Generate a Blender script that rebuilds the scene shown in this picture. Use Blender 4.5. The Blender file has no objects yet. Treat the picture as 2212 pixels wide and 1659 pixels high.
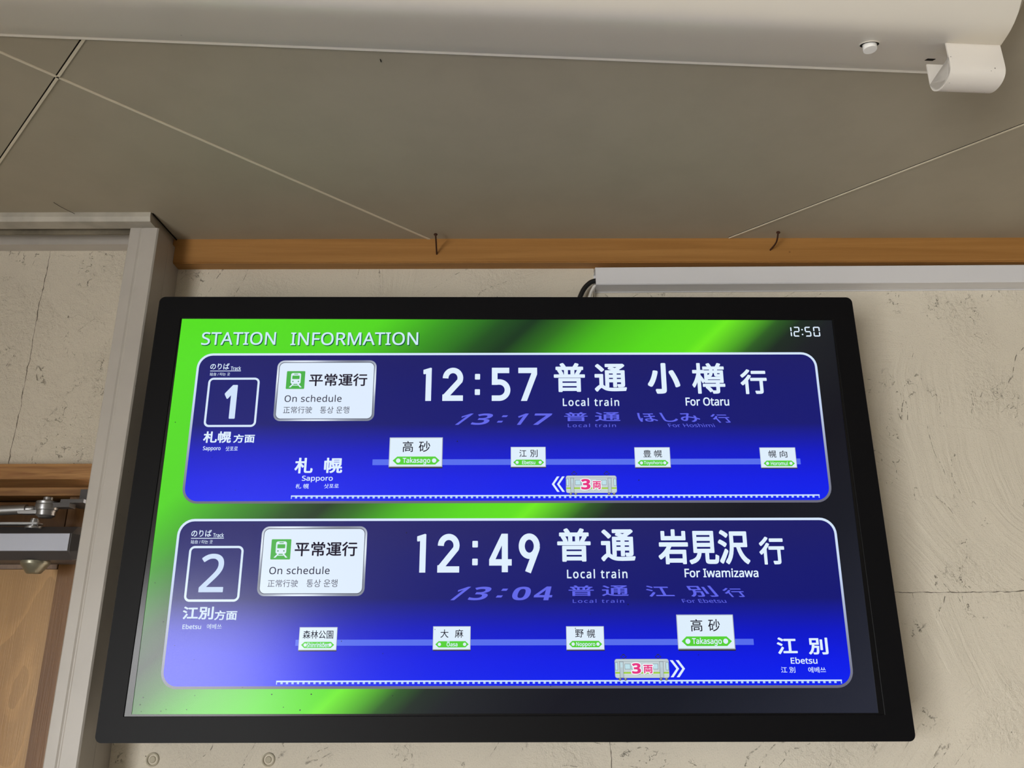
import bpy, bmesh, math, random
from mathutils import Vector, Matrix

random.seed(7)
SC = bpy.context.scene
COL = SC.collection
ZC = 1.66                      # camera height above the floor
CEIL = ZC + 0.637

# ------------------------------------------------------------------ camera
cam = bpy.data.cameras.new('camera')
cam.sensor_fit = 'HORIZONTAL'
cam.sensor_width = 36.0
cam.lens = 1735.06 / 2212 * 36.0
cam.clip_start = 0.02
cam_ob = bpy.data.objects.new('camera', cam)
COL.objects.link(cam_ob)
RX = Vector((9.99998041e-01, 3.73767854e-04, -1.94371169e-03))
UX = Vector((0.0019639, -0.3097051, 0.95083063))
FX = Vector((2.46587496e-04, 9.50832589e-01, 3.09705226e-01))
m = Matrix.Identity(4)
for i in range(3):
    m[i][0], m[i][1], m[i][2] = RX[i], UX[i], -FX[i]
m[2][3] = ZC
cam_ob.matrix_world = m
SC.camera = cam_ob

# ------------------------------------------------------------------ view, world, daylight
SC.view_settings.view_transform = 'Standard'
SC.view_settings.look = 'None'
SC.view_settings.exposure = 0.0
SC.view_settings.gamma = 1.0
SC.view_settings.use_curve_mapping = False
SC.cycles.use_denoising = True
SC.cycles.max_bounces = 10
SC.cycles.diffuse_bounces = 6

world = bpy.data.worlds.new('overcast_sky')
world.use_nodes = True
SC.world = world
bg = world.node_tree.nodes['Background']
wn = world.node_tree
_tc = wn.nodes.new('ShaderNodeTexCoord')
_sx = wn.nodes.new('ShaderNodeSeparateXYZ')
_rp = wn.nodes.new('ShaderNodeValToRGB')
_ma = wn.nodes.new('ShaderNodeMath'); _ma.operation = 'MULTIPLY_ADD'
_ma.inputs[1].default_value = 0.5; _ma.inputs[2].default_value = 0.5
wn.links.new(_tc.outputs['Generated'], _sx.inputs[0])
wn.links.new(_sx.outputs[2], _ma.inputs[0])
wn.links.new(_ma.outputs[0], _rp.inputs['Fac'])
_rp.color_ramp.elements[0].position = 0.47                 # pale paving below the horizon
_rp.color_ramp.elements[0].color = (0.46, 0.46, 0.45, 1)
_rp.color_ramp.elements[1].position = 0.52
_rp.color_ramp.elements[1].color = (0.95, 0.97, 1.0, 1)
wn.links.new(_rp.outputs['Color'], bg.inputs['Color'])
bg.inputs['Strength'].default_value = 32.0

# the daylight comes through a long low window in the left wall, behind the camera (y0, y1, z0, z1)
XL, XR, REAR = -1.75, 3.0, -5.6
WIN = (-4.3, -1.35, 0.15, 1.90)
L = bpy.data.lights.new('daylight_portal', 'AREA')
L.shape = 'RECTANGLE'
L.size, L.size_y = WIN[3] - WIN[2], WIN[1] - WIN[0]
L.cycles.is_portal = True
o = bpy.data.objects.new('daylight_portal', L)
o.location = (XL - 0.02, (WIN[0] + WIN[1]) / 2, (WIN[2] + WIN[3]) / 2)
o.rotation_euler = (0, math.radians(-90), 0)            # faces into the room (+X)
COL.objects.link(o)

# ------------------------------------------------------------------ helpers
def lin(c):
    return tuple(((v / 255) / 12.92 if v / 255 <= 0.04045 else ((v / 255 + 0.055) / 1.055) ** 2.4) for v in c)

def new_mat(name):
    mt = bpy.data.materials.new(name)
    mt.use_nodes = True
    nt = mt.node_tree
    b = nt.nodes['Principled BSDF']
    return mt, nt, b

class N:
    """tiny node-graph helper"""
    def __init__(s, nt):
        s.nt = nt
    def node(s, t, **kw):
        n = s.nt.nodes.new(t)
        for k, v in kw.items():
            setattr(n, k, v)
        return n
    def put(s, sock, v):
        if hasattr(v, 'is_output'):
            s.nt.links.new(v, sock)
        elif v is not None:
            sock.default_value = v
    def obj(s):
        return s.node('ShaderNodeTexCoord').outputs['Object']
    def math(s, op, a, b=None, c=None):
        n = s.node('ShaderNodeMath', operation=op)
        s.put(n.inputs[0], a); s.put(n.inputs[1], b); s.put(n.inputs[2], c)
        return n.outputs[0]
    def vmath(s, op, a, b=None):
        n = s.node('ShaderNodeVectorMath', operation=op)
        s.put(n.inputs[0], a); s.put(n.inputs[1], b)
        return n.outputs[0]
    def scale(s, v, f):
        n = s.node('ShaderNodeVectorMath', operation='SCALE')
        s.put(n.inputs[0], v); s.put(n.inputs['Scale'], f)
        return n.outputs[0]
    def mapping(s, v, loc=(0, 0, 0), rot=(0, 0, 0), sc=(1, 1, 1)):
        n = s.node('ShaderNodeMapping')
        s.put(n.inputs['Vector'], v)
        n.inputs['Location'].default_value = loc
        n.inputs['Rotation'].default_value = rot
        n.inputs['Scale'].default_value = sc
        return n.outputs[0]
    def noise(s, v, sc, det=2, rough=0.5, dist=0.0, col=False):
        n = s.node('ShaderNodeTexNoise')
        s.put(n.inputs['Vector'], v)
        n.inputs['Scale'].default_value = sc
        n.inputs['Detail'].default_value = det
        n.inputs['Roughness'].default_value = rough
        n.inputs['Distortion'].default_value = dist
        return n.outputs['Color'] if col else n.outputs['Fac']
    def voro(s, v, sc, feature='F1', out='Distance', rnd=1.0):
        n = s.node('ShaderNodeTexVoronoi', feature=feature)
        s.put(n.inputs['Vector'], v)
        n.inputs['Scale'].default_value = sc
        n.inputs['Randomness'].default_value = rnd
        return n.outputs[out]
    def smooth(s, v, a, b, x=0.0, y=1.0):
        n = s.node('ShaderNodeMapRange', interpolation_type='SMOOTHSTEP')
        s.put(n.inputs['Value'], v)
        n.inputs['From Min'].default_value = a
        n.inputs['From Max'].default_value = b
        n.inputs['To Min'].default_value = x
        n.inputs['To Max'].default_value = y
        return n.outputs['Result']
    def ramp(s, v, stops):
        n = s.node('ShaderNodeValToRGB')
        s.put(n.inputs['Fac'], v)
        el = n.color_ramp.elements
        while len(el) < len(stops):
            el.new(0.5)
        for e, (p, c) in zip(el, stops):
            e.position = p
            e.color = tuple(c) + (1,)
        return n.outputs['Color']
    def mix(s, f, a, b, mode='MIX'):
        n = s.node('ShaderNodeMix', data_type='RGBA', blend_type=mode)
        s.put(n.inputs['Factor'], f)
        s.put(n.inputs[6], a if hasattr(a, 'is_output') else tuple(a) + (1,))
        s.put(n.inputs[7], b if hasattr(b, 'is_output') else tuple(b) + (1,))
        return n.outputs[2]
    def bump(s, h, dist, strength=1.0, normal=None):
        n = s.node('ShaderNodeBump')
        n.inputs['Strength'].default_value = strength
        n.inputs['Distance'].default_value = dist
        s.put(n.inputs['Height'], h)
        s.put(n.inputs['Normal'], normal)
        return n.outputs[0]
    def sep(s, v):
        n = s.node('ShaderNodeSeparateXYZ')
        s.put(n.inputs[0], v)
        return n.outputs

def plain(name, rgb, rough=0.5, spec=0.5, metal=0.0, specks=None, bump=None, mottle=0.0, thr=0.5):
    mt, nt, b = new_mat(name)
    g = N(nt)
    c = lin(rgb)
    b.inputs['Roughness'].default_value = rough
    b.inputs['Specular IOR Level'].default_value = spec
    b.inputs['Metallic'].default_value = metal
    v = g.obj()
    col = None
    if mottle:
        col = g.mix(g.smooth(g.noise(v, 14, 4, 0.6), 0.35, 0.7), c, tuple(k * (1 - mottle) for k in c))
    if specks:
        sc, r, dark = specks
        d = g.voro(v, sc)
        dots = g.math('MULTIPLY', g.smooth(d, r * 0.6, r, 1, 0), g.smooth(g.noise(v, sc * 0.35, 2), thr, thr + 0.1))
        col = g.mix(dots, col if col is not None else c, dark)
    if col is None:
        b.inputs['Base Color'].default_value = c + (1,)
    else:
        nt.links.new(col, b.inputs['Base Color'])
    if bump:
        nt.links.new(g.bump(g.noise(v, bump[0], 3), bump[1]), b.inputs['Normal'])
    return mt

def plaster(name, rgb, joints, rag=0.0):
    """hand-trowelled plaster: grain, fans of trowel arcs, scratches along them, curled cracks and pits.
    joints = joints of the boards behind ('x'|'z', position, from, to); rag = more cracks"""
    mt, nt, b = new_mat(name)
    g = N(nt)
    v = g.mapping(g.obj(), sc=(1, 0, 1))
    base = lin(rgb)
    # every trowel stroke is a fan of concentric arcs round a centre of its own
    vw = g.vmath('ADD', v, g.scale(g.noise(v, 5.0, 2, col=True), 0.06))
    vo = g.node('ShaderNodeTexVoronoi', feature='F1')
    g.put(vo.inputs['Vector'], vw)
    vo.inputs['Scale'].default_value = 2.7
    off = g.vmath('SUBTRACT', vo.outputs['Color'], (0.5, 0.5, 0.5))
    rel = g.sep(g.vmath('ADD', g.vmath('SUBTRACT', vw, vo.outputs['Position']), g.scale(off, 0.75)))
    rad = g.math('SQRT', g.math('ADD', g.math('MULTIPLY', rel[0], rel[0]), g.math('MULTIPLY', rel[2], rel[2])))
    ang = g.math('ARCTAN2', rel[2], rel[0])
    cmb = g.node('ShaderNodeCombineXYZ')
    g.put(cmb.inputs[0], g.math('MULTIPLY', rad, 120.0)); g.put(cmb.inputs[1], g.math('MULTIPLY', ang, 1.6)); g.put(cmb.inputs[2], g.sep(vo.outputs['Color'])[0])
    arcs = g.noise(cmb.outputs[0], 1.0, 4, 0.62)
    cmb2 = g.node('ShaderNodeCombineXYZ')
    g.put(cmb2.inputs[0], g.math('MULTIPLY', rad, 24.0)); g.put(cmb2.inputs[1], g.math('MULTIPLY', ang, 2.2)); g.put(cmb2.inputs[2], g.sep(vo.outputs['Color'])[1])
    fan = g.noise(cmb2.outputs[0], 1.0, 2, 0.5)
    grainv = g.noise(v, 480, 3, 0.6)
    worn = g.smooth(g.noise(v, 90, 3, 0.65), 0.46, 0.58)
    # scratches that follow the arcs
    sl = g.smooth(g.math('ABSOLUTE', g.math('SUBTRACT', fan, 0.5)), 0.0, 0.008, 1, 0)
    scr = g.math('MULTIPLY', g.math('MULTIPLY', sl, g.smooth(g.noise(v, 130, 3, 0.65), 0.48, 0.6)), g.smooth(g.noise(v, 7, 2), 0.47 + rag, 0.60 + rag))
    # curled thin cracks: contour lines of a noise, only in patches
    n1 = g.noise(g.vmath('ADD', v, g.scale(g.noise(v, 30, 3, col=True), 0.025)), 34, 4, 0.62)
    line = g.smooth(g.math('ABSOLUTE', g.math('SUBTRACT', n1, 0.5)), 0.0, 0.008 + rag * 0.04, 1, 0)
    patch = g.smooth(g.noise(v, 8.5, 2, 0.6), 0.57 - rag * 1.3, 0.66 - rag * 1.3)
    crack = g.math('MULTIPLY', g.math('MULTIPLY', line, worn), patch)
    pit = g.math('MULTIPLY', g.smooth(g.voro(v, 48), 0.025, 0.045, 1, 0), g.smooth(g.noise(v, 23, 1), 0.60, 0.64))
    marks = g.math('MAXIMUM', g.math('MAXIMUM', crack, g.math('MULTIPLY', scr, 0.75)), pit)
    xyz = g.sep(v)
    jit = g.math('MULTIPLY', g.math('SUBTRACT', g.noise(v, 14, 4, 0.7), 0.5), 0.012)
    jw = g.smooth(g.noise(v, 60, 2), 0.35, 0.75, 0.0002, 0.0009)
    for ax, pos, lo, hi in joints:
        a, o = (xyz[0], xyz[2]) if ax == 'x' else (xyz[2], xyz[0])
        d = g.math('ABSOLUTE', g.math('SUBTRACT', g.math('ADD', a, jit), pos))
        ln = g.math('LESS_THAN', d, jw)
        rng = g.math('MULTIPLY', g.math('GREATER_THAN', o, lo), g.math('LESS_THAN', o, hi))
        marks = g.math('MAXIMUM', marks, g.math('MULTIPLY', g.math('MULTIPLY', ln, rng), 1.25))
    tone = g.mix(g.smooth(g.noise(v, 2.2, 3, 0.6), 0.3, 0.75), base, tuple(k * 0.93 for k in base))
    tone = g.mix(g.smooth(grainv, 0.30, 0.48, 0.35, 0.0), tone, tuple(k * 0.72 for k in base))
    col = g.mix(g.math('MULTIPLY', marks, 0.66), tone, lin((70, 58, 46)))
    nt.links.new(col, b.inputs['Base Color'])
    b.inputs['Roughness'].default_value = 0.85
    b.inputs['Specular IOR Level'].default_value = 0.25
    h = g.math('ADD', g.math('MULTIPLY', grainv, 0.24), g.math('MULTIPLY', g.math('MULTIPLY', arcs, g.smooth(g.noise(v, 4.5, 2), 0.38, 0.62, 0.15, 1.0)), 0.80 - rag * 6))
    h = g.math('ADD', h, g.math('MULTIPLY', g.math('MULTIPLY', g.noise(v, 110 - rag * 500, 4, 0.65), g.smooth(g.noise(v, 6.0, 2), 0.45 - rag, 0.65 - rag)), 1.3 + rag * 12))
    h = g.math('ADD', h, g.math('MULTIPLY', fan, 0.8))
    h = g.math('SUBTRACT', h, g.math('MULTIPLY', marks, 0.7))
    nt.links.new(g.bump(h, 0.0030), b.inputs['Normal'])
    return mt

def wood(name, light, dark, axis='x', ring=55, stretch=0.05, holes=True, cathedral=False, rough=0.5):
    mt, nt, b = new_mat(name)
    g = N(nt)
    v = g.obj()
    sc = (stretch, 1, 1) if axis == 'x' else (1, 1, stretch)
    p = g.mapping(v, sc=sc)
    if cathedral:
        p = g.vmath('ADD', p, g.scale(g.noise(g.mapping(v, sc=(3, 1, 1)), 3.0, 2, col=True), 0.06))
    n = g.noise(p, ring, 3, 0.55, 0.6)
    fine = g.noise(g.mapping(v, sc=(0.03, 1, 1) if axis == 'x' else (1, 1, 0.03)), 700, 2)
    col = g.mix(g.smooth(n, 0.35, 0.68), lin(light), lin(dark))
    col = g.mix(g.math('MULTIPLY', g.smooth(fine, 0.45, 0.75), 0.10 if cathedral else 0.30), col, lin(dark))
    if cathedral:                                   # flame figure of flat-sawn veneer
        n2 = g.noise(g.mapping(g.vmath('ADD', v, g.scale(g.noise(v, 22, 2, col=True), 0.02)), sc=(1, 1, 0.30)), 6.5, 1)
        fr = g.math('FRACT', g.math('MULTIPLY', n2, 13.0))
        col = g.mix(g.math('MULTIPLY', g.smooth(fr, 0.0, 0.35, 1, 0), 0.30), col, tuple(min(1, k * 1.5) for k in lin(light)))
    if holes:
        d = g.voro(v, 16)
        dots = g.math('MULTIPLY', g.smooth(d, 0.022, 0.035, 1, 0), g.smooth(g.noise(v, 8, 1), 0.45, 0.5))
        col = g.mix(dots, col, lin((34, 20, 10)))
    nt.links.new(col, b.inputs['Base Color'])
    b.inputs['Roughness'].default_value = rough
    b.inputs['Specular IOR Level'].default_value = 0.35
    nt.links.new(g.bump(fine, 0.0002), b.inputs['Normal'])
    return mt

# ------------------------------------------------------------------ object helpers
def tag(o, label=None, cat=None, group=None, kind=None):
    if label: o['label'] = label
    if cat: o['category'] = cat
    if group: o['group'] = group
    if kind: o['kind'] = kind
    return o

def struct(o, label, cat='building part'):
    return tag(o, label, cat, kind='structure')

def empty(name, loc, rot=(0, 0, 0)):
    o = bpy.data.objects.new(name, None)
    o.empty_display_size = 0.05
    o.location = loc
    o.rotation_euler = rot
    COL.objects.link(o)
    return o

def link(name, me, mats, parent=None, smooth=None):
    if not isinstance(mats, (list, tuple)):
        mats = [mats]
    for k in mats:
        me.materials.append(k)
    o = bpy.data.objects.new(name, me)
    COL.objects.link(o)
    if parent:
        o.parent = parent
    if smooth is not None:
        for p in me.polygons:
            p.use_smooth = True
        me.set_sharp_from_angle(angle=math.radians(smooth))
    return o

def bm_done(name, bm, mats, parent=None, smooth=None):
    bmesh.ops.recalc_face_normals(bm, faces=bm.faces[:])
    me = bpy.data.meshes.new(name)
    bm.to_mesh(me)
    bm.free()
    return link(name, me, mats, parent, smooth)

def bm_box(bm, x0, x1, y0, y1, z0, z1):
    vs = [bm.verts.new((x, y, z)) for x in (x0, x1) for y in (y0, y1) for z in (z0, z1)]
    for f in ((0, 1, 3, 2), (4, 6, 7, 5), (0, 4, 5, 1), (2, 3, 7, 6), (0, 2, 6, 4), (1, 5, 7, 3)):
        bm.faces.new([vs[i] for i in f])
    return vs

def box(name, x0, x1, y0, y1, z0, z1, mat, parent=None, bevel=0.0, seg=2):
    bm = bmesh.new()
    bm_box(bm, x0, x1, y0, y1, z0, z1)
    if bevel:
        bmesh.ops.bevel(bm, geom=bm.edges[:], offset=bevel, segments=seg, affect='EDGES', profile=0.5)
    return bm_done(name, bm, mat, parent, 40 if bevel else None)

def bm_prism(bm, prof, a, b, fn):
    """closed profile (list of 2-tuples) swept from a to b; fn(t, u, v) -> point"""
    A = [bm.verts.new(fn(a, u, v)) for u, v in prof]
    B = [bm.verts.new(fn(b, u, v)) for u, v in prof]
    n = len(prof)
    for i in range(n):
        bm.faces.new((A[i], A[(i + 1) % n], B[(i + 1) % n], B[i]))
    bm.faces.new(A)
    bm.faces.new(B[::-1])

def bm_lathe(bm, prof, seg, M):
    """profile [(r, h)] turned about local Z, placed by matrix M"""
    rings = []
    for r, h in prof:
        if r < 1e-6:
            rings.append([bm.verts.new(M @ Vector((0, 0, h)))])
        else:
            rings.append([bm.verts.new(M @ Vector((r * math.cos(2 * math.pi * i / seg), r * math.sin(2 * math.pi * i / seg), h))) for i in range(seg)])
    for A, B in zip(rings, rings[1:]):
        for i in range(seg):
            j = (i + 1) % seg
            if len(A) == 1 and len(B) == 1:
                continue
            if len(A) == 1:
                bm.faces.new((A[0], B[j], B[i]))
            elif len(B) == 1:
                bm.faces.new((A[i], A[j], B[0]))
            else:
                bm.faces.new((A[i], A[j], B[j], B[i]))

def lathe(name, prof, M, mat, parent=None, seg=32, smooth=35):
    bm = bmesh.new()
    bm_lathe(bm, prof, seg, M)
    return bm_done(name, bm, mat, parent, smooth)

def bm_tube(bm, pts, radii, seg=14):
    pts = [Vector(p) for p in pts]
    if not isinstance(radii, (list, tuple)):
        radii = [radii] * len(pts)
    rings = []
    ref = None
    for i, p in enumerate(pts):
        t = (pts[min(i + 1, len(pts) - 1)] - pts[max(i - 1, 0)]).normalized()
        if ref is None:
            ref = t.orthogonal().normalized()
        ref = (ref - t * ref.dot(t)).normalized()
        s = t.cross(ref)
        rings.append([bm.verts.new(p + (ref * math.cos(2 * math.pi * k / seg) + s * math.sin(2 * math.pi * k / seg)) * radii[i]) for k in range(seg)])
    for A, B in zip(rings, rings[1:]):
        for k in range(seg):
            bm.faces.new((A[k], A[(k + 1) % seg], B[(k + 1) % seg], B[k]))
    bm.faces.new(rings[0][::-1])
    bm.faces.new(rings[-1])

def tube(name, pts, radii, mat, parent=None, seg=14):
    bm = bmesh.new()
    bm_tube(bm, pts, radii, seg)
    return bm_done(name, bm, mat, parent, 50)

def spline(pts, n=10):
    """Catmull-Rom through the points"""
    P = [Vector(p) for p in pts]
    P = [P[0] * 2 - P[1]] + P + [P[-1] * 2 - P[-2]]
    out = []
    for i in range(1, len(P) - 2):
        for k in range(n):
            t = k / n
            a, b, c, d = P[i - 1], P[i], P[i + 1], P[i + 2]
            out.append(0.5 * ((2 * b) + (c - a) * t + (2 * a - 5 * b + 4 * c - d) * t * t + (3 * b - a - 3 * c + d) * t ** 3))
    out.append(P[-2])
    return out

def aim(loc, direction):
    q = Vector(direction).to_track_quat('Z', 'Y').to_matrix().to_4x4()
    q.translation = Vector(loc)
    return q

# ------------------------------------------------------------------ materials
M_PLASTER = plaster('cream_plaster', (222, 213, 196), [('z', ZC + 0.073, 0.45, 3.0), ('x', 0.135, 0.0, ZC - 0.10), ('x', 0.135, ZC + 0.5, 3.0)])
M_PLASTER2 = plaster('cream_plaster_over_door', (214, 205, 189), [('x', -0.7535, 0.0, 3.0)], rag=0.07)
M_CEIL = plain('ceiling_board', (172, 163, 144), 0.55, 0.35, mottle=0.05, specks=(9, 0.012, lin((60, 48, 36))))
M_JOINT = plain('ceiling_joint_strip', (222, 212, 190), 0.45, 0.4)
M_GAPSHADE = plain('gap_shade', (26, 22, 18), 0.9, 0.1)  # shade in gaps and beside strips, painted as a dark colour
M_TRIM = wood('orange_pine', (170, 122, 66), (155, 108, 55), stretch=0.03, ring=70)
M_LINTEL = wood('striped_pine', (172, 126, 74), (136, 92, 50), stretch=0.07, ring=150, holes=False)
M_DOOR = wood('birch_veneer', (176, 138, 90), (166, 128, 82), axis='z', stretch=0.12, ring=16, holes=False, cathedral=True, rough=0.35)
M_DOORD = wood('brown_door_frame', (122, 86, 48), (108, 73, 38), axis='z', stretch=0.05, ring=40, holes=False, rough=0.4)
M_POST = plain('off_white_painted_metal', (190, 184, 177), 0.38, 0.5, specks=(40, 0.045, lin((70, 60, 50))), thr=0.42, mottle=0.06)
M_RAIL = plain('dusty_off_white_metal', (190, 184, 172), 0.5, 0.4, specks=(60, 0.09, lin((70, 58, 44))), mottle=0.28)
M_BAND = plain('dirty_metal_band', (136, 127, 110), 0.6, 0.3, specks=(60, 0.09, lin((50, 40, 30))), mottle=0.45)
M_ROOMWALL = plain('room_paint', (206, 198, 180), 0.8, 0.2)
M_REARWALL = plain('darkened_unseen_wall', (92, 88, 82), 0.8, 0.2)  # colour of the unseen walls, darkened to cut bounce and screen haze
M_FLOOR = plain('grey_floor_tile', (138, 132, 122), 0.5, 0.4, mottle=0.1)
M_FIX = plain('white_enamel', (236, 230, 218), 0.32, 0.5, specks=(22, 0.022, lin((60, 46, 36))), thr=0.42)
M_SOCK = plain('white_socket_plastic', (232, 226, 218), 0.35, 0.5, specks=(130, 0.10, lin((44, 32, 24))), thr=0.46)
M_STARTER = plain('white_starter_plastic', (246, 244, 240), 0.3, 0.5)
M_HOLESHADE = plain('recess_shade', (30, 26, 22), 0.8, 0.2)  # shade of small recesses as a flat dark colour
M_BEZEL = plain('matt_black_plastic', (13, 13, 16), 0.46, 0.13, bump=(900, 0.00006))
M_BACK = plain('black_sheet_metal', (20, 20, 21), 0.5, 0.5)
M_DUCT = plain('white_duct_plastic', (222, 221, 224), 0.35, 0.5)
M_CBLACK = plain('black_cable_rubber', (14, 14, 15), 0.45, 0.5)
M_CWHITE = plain('white_cable_rubber', (226, 222, 216), 0.4, 0.5)
M_RUST = plain('rusty_nail', (74, 42, 26), 0.75, 0.3, mottle=0.3)
M_CLOSER = plain('silver_enamel', (192, 197, 214), 0.4, 0.5, mottle=0.06)
M_CLOSERD = plain('dark_grey_enamel', (72, 68, 68), 0.4, 0.5)
M_STEEL = plain('zinc_steel', (158, 158, 160), 0.35, 0.5, metal=0.85)
M_KNOB = plain('nickel_cap', (150, 148, 132), 0.35, 0.5, metal=0.7)
M_PLUG = plain('plastered_plug', (188, 180, 160), 0.8, 0.2)
M_DUST = plain('dark_dust', (46, 40, 34), 0.9, 0.1)

# ------------------------------------------------------------------ the room
def plane_mesh(name, quads, mat):
    bm = bmesh.new()
    for q in quads:
        bm.faces.new([bm.verts.new(p) for p in q])
    me = bpy.data.meshes.new(name)
    bm.to_mesh(me); bm.free()
    return link(name, me, mat)

YW = 1.206
struct(box('floor', XL - 0.1, XR + 0.1, REAR - 0.1, 1.4, -0.08, 0.0, M_FLOOR), 'grey floor of the waiting room', 'floor')
struct(box('ceiling', XL - 0.1, XR + 0.1, REAR - 0.1, 1.4, CEIL, CEIL + 0.08, M_CEIL), 'beige board ceiling with diagonal joints', 'ceiling')
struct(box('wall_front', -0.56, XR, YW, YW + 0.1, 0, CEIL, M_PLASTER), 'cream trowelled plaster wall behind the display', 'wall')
struct(box('wall_right', XR, XR + 0.1, REAR, 1.4, 0, CEIL, M_REARWALL), 'darkened right wall of the waiting room', 'wall')
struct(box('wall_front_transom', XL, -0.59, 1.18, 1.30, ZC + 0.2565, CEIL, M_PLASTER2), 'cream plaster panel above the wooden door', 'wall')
struct(box('wall_rear', XL - 0.1, XR + 0.1, REAR - 0.1, REAR, 0, CEIL, M_REARWALL), 'rear wall of the waiting room', 'wall')
bm = bmesh.new()                                     # left wall with its opening
bm_box(bm, XL - 0.1, XL, REAR, WIN[0], 0, CEIL)
bm_box(bm, XL - 0.1, XL, WIN[1], 1.4, 0, CEIL)
bm_box(bm, XL - 0.1, XL, WIN[0], WIN[1], 0, WIN[2])
bm_box(bm, XL - 0.1, XL, WIN[0], WIN[1], WIN[3], CEIL)
struct(bm_done('wall_left', bm, M_ROOMWALL), 'left wall of the waiting room with a long low window', 'wall')
bm = bmesh.new()
w = 0.035
for z in (WIN[2], WIN[3] - w):
    bm_box(bm, XL - 0.08, XL - 0.04, WIN[0], WIN[1], z, z + w)
for k in range(5):
    y = WIN[0] + (WIN[1] - WIN[0] - w) * k / 4
    bm_box(bm, XL - 0.08, XL - 0.04, y, y + w, WIN[2] + w, WIN[3] - w)
struct(bm_done('window_1', bm, M_POST), 'long low window in the left wall', 'window')

# wooden trim along the top of the wall
bm = bmesh.new()
bm_box(bm, -0.556, XR, 1.183, YW, ZC + 0.5935, CEIL)
bmesh.ops.bevel(bm, geom=[e for e in bm.edges if all(v.co.y < 1.19 and v.co.z < ZC + 0.6 for v in e.verts)], offset=0.0015, segments=2, affect='EDGES')
struct(bm_done('trim_1', bm, M_TRIM), 'orange pine batten along the top of the plaster wall', 'trim')

# painted metal post of the door frame, with a shallow groove down its front
bm = bmesh.new()
prof = [(-0.597, 1.121), (-0.595, 1.119), (-0.5810, 1.119), (-0.5785, 1.1199), (-0.5770, 1.1199), (-0.5752, 1.119), (-0.554, 1.119), (-0.552, 1.121),
        (-0.552, 1.160), (-0.5528, 1.1605), (-0.552, 1.161), (-0.552, 1.2055), (-0.597, 1.2055)]
bm_prism(bm, prof, 0.0, ZC + 0.6225, lambda t, u, v: (u, v, t))
struct(bm_done('trim_2', bm, M_POST), 'off-white metal post between the door and the display', 'trim')

# header rails of the door frame under the ceiling
bm = bmesh.new()
prof = [(1.096, 0.637), (1.096, 0.6294), (1.0985, 0.6222), (1.1115, 0.6222), (1.1115, 0.6225), (1.1215, 0.6225), (1.1215, 0.637)]
bm_prism(bm, prof, XL, -0.5565, lambda t, u, v: (t, u, ZC + v))
bm_box(bm, -0.597, -0.5565, 1.1215, 1.2055, ZC + 0.6222, CEIL)
struct(bm_done('trim_3', bm, M_RAIL), 'uppermost off-white rail of the door frame against the ceiling', 'trim')
bm = bmesh.new()
bm_box(bm, XL, -0.597, 1.132, 1.1345, ZC + 0.6187, CEIL)
struct(bm_done('trim_4', bm, M_BAND), 'dusty strip between the two off-white door frame rails', 'trim')
bm = bmesh.new()
prof = [(1.160, 0.637), (1.160, 0.616), (1.1575, 0.6155), (1.1575, 0.6145), (1.1805, 0.6145), (1.1805, 0.637)]
bm_prism(bm, prof, XL, -0.597, lambda t, u, v: (t, u, ZC + v))
struct(bm_done('trim_5', bm, M_POST), 'lower off-white rail just above the plaster panel', 'trim')

# wooden lintel, door head, jamb and leaf
bm = bmesh.new()
bm_box(bm, XL, -0.597, 1.165, 1.30, ZC + 0.234, ZC + 0.2568)
struct(bm_done('trim_6', bm, M_LINTEL), 'pine lintel board above the door', 'trim')
bm = bmesh.new()
bm_box(bm, -1.75, -0.597, 1.232, 1.30, ZC + 0.2216, ZC + 0.234)
struct(bm_done('trim_7', bm, M_LINTEL), 'narrow pine door head under the lintel', 'trim')
struct(box('trim_8', -0.6905, -0.597, 1.248, 1.30, 0, ZC + 0.2216, M_DOORD), 'dark brown door jamb beside the metal post', 'trim')
struct(box('trim_9', -1.75, -0.69, 1.285, 1.30, 0, ZC + 0.2216, M_GAPSHADE), 'rebate backing behind the door leaf, coloured dark for the shade in it', 'trim')  # dark backing paints the shade in the gap round the leaf
door = empty('door_1', (-1.2, 1.25, 0))
struct(door, 'brown wooden door leaf under the pine lintel', 'door')
def dl(x): return x + 1.2
box('door_panel', dl(-1.72), dl(-0.6912), 0.0, 0.03, 0.01, ZC + 0.1117, M_DOOR, door)
box('door_top_rail', dl(-1.72), dl(-0.6945), 0.0025, 0.03, ZC + 0.1119, ZC + 0.2152, M_DOORD, door, 0.001)

# joints of the ceiling boards: narrow raised strips with gap and shadow painted dark beside them
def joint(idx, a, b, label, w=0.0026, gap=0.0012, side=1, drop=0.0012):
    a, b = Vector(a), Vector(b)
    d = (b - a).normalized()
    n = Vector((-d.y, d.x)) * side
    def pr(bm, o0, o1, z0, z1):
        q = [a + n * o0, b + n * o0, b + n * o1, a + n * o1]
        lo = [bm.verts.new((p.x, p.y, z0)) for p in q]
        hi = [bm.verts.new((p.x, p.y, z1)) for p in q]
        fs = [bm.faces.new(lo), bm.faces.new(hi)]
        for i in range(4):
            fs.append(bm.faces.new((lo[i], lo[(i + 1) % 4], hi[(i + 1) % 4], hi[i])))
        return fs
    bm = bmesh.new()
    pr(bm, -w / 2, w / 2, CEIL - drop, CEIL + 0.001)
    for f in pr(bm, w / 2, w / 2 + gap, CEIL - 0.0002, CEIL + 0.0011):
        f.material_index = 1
    struct(bm_done('trim_%d' % idx, bm, [M_JOINT, M_GAPSHADE]), label, 'trim')
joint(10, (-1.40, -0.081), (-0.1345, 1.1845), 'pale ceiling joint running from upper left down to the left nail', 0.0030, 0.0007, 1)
joint(11, (0.3575, 1.1815), (2.9, -1.361), 'pale ceiling joint at the right running down to the right nail', 0.0026, 0.0012, -1)
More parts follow.
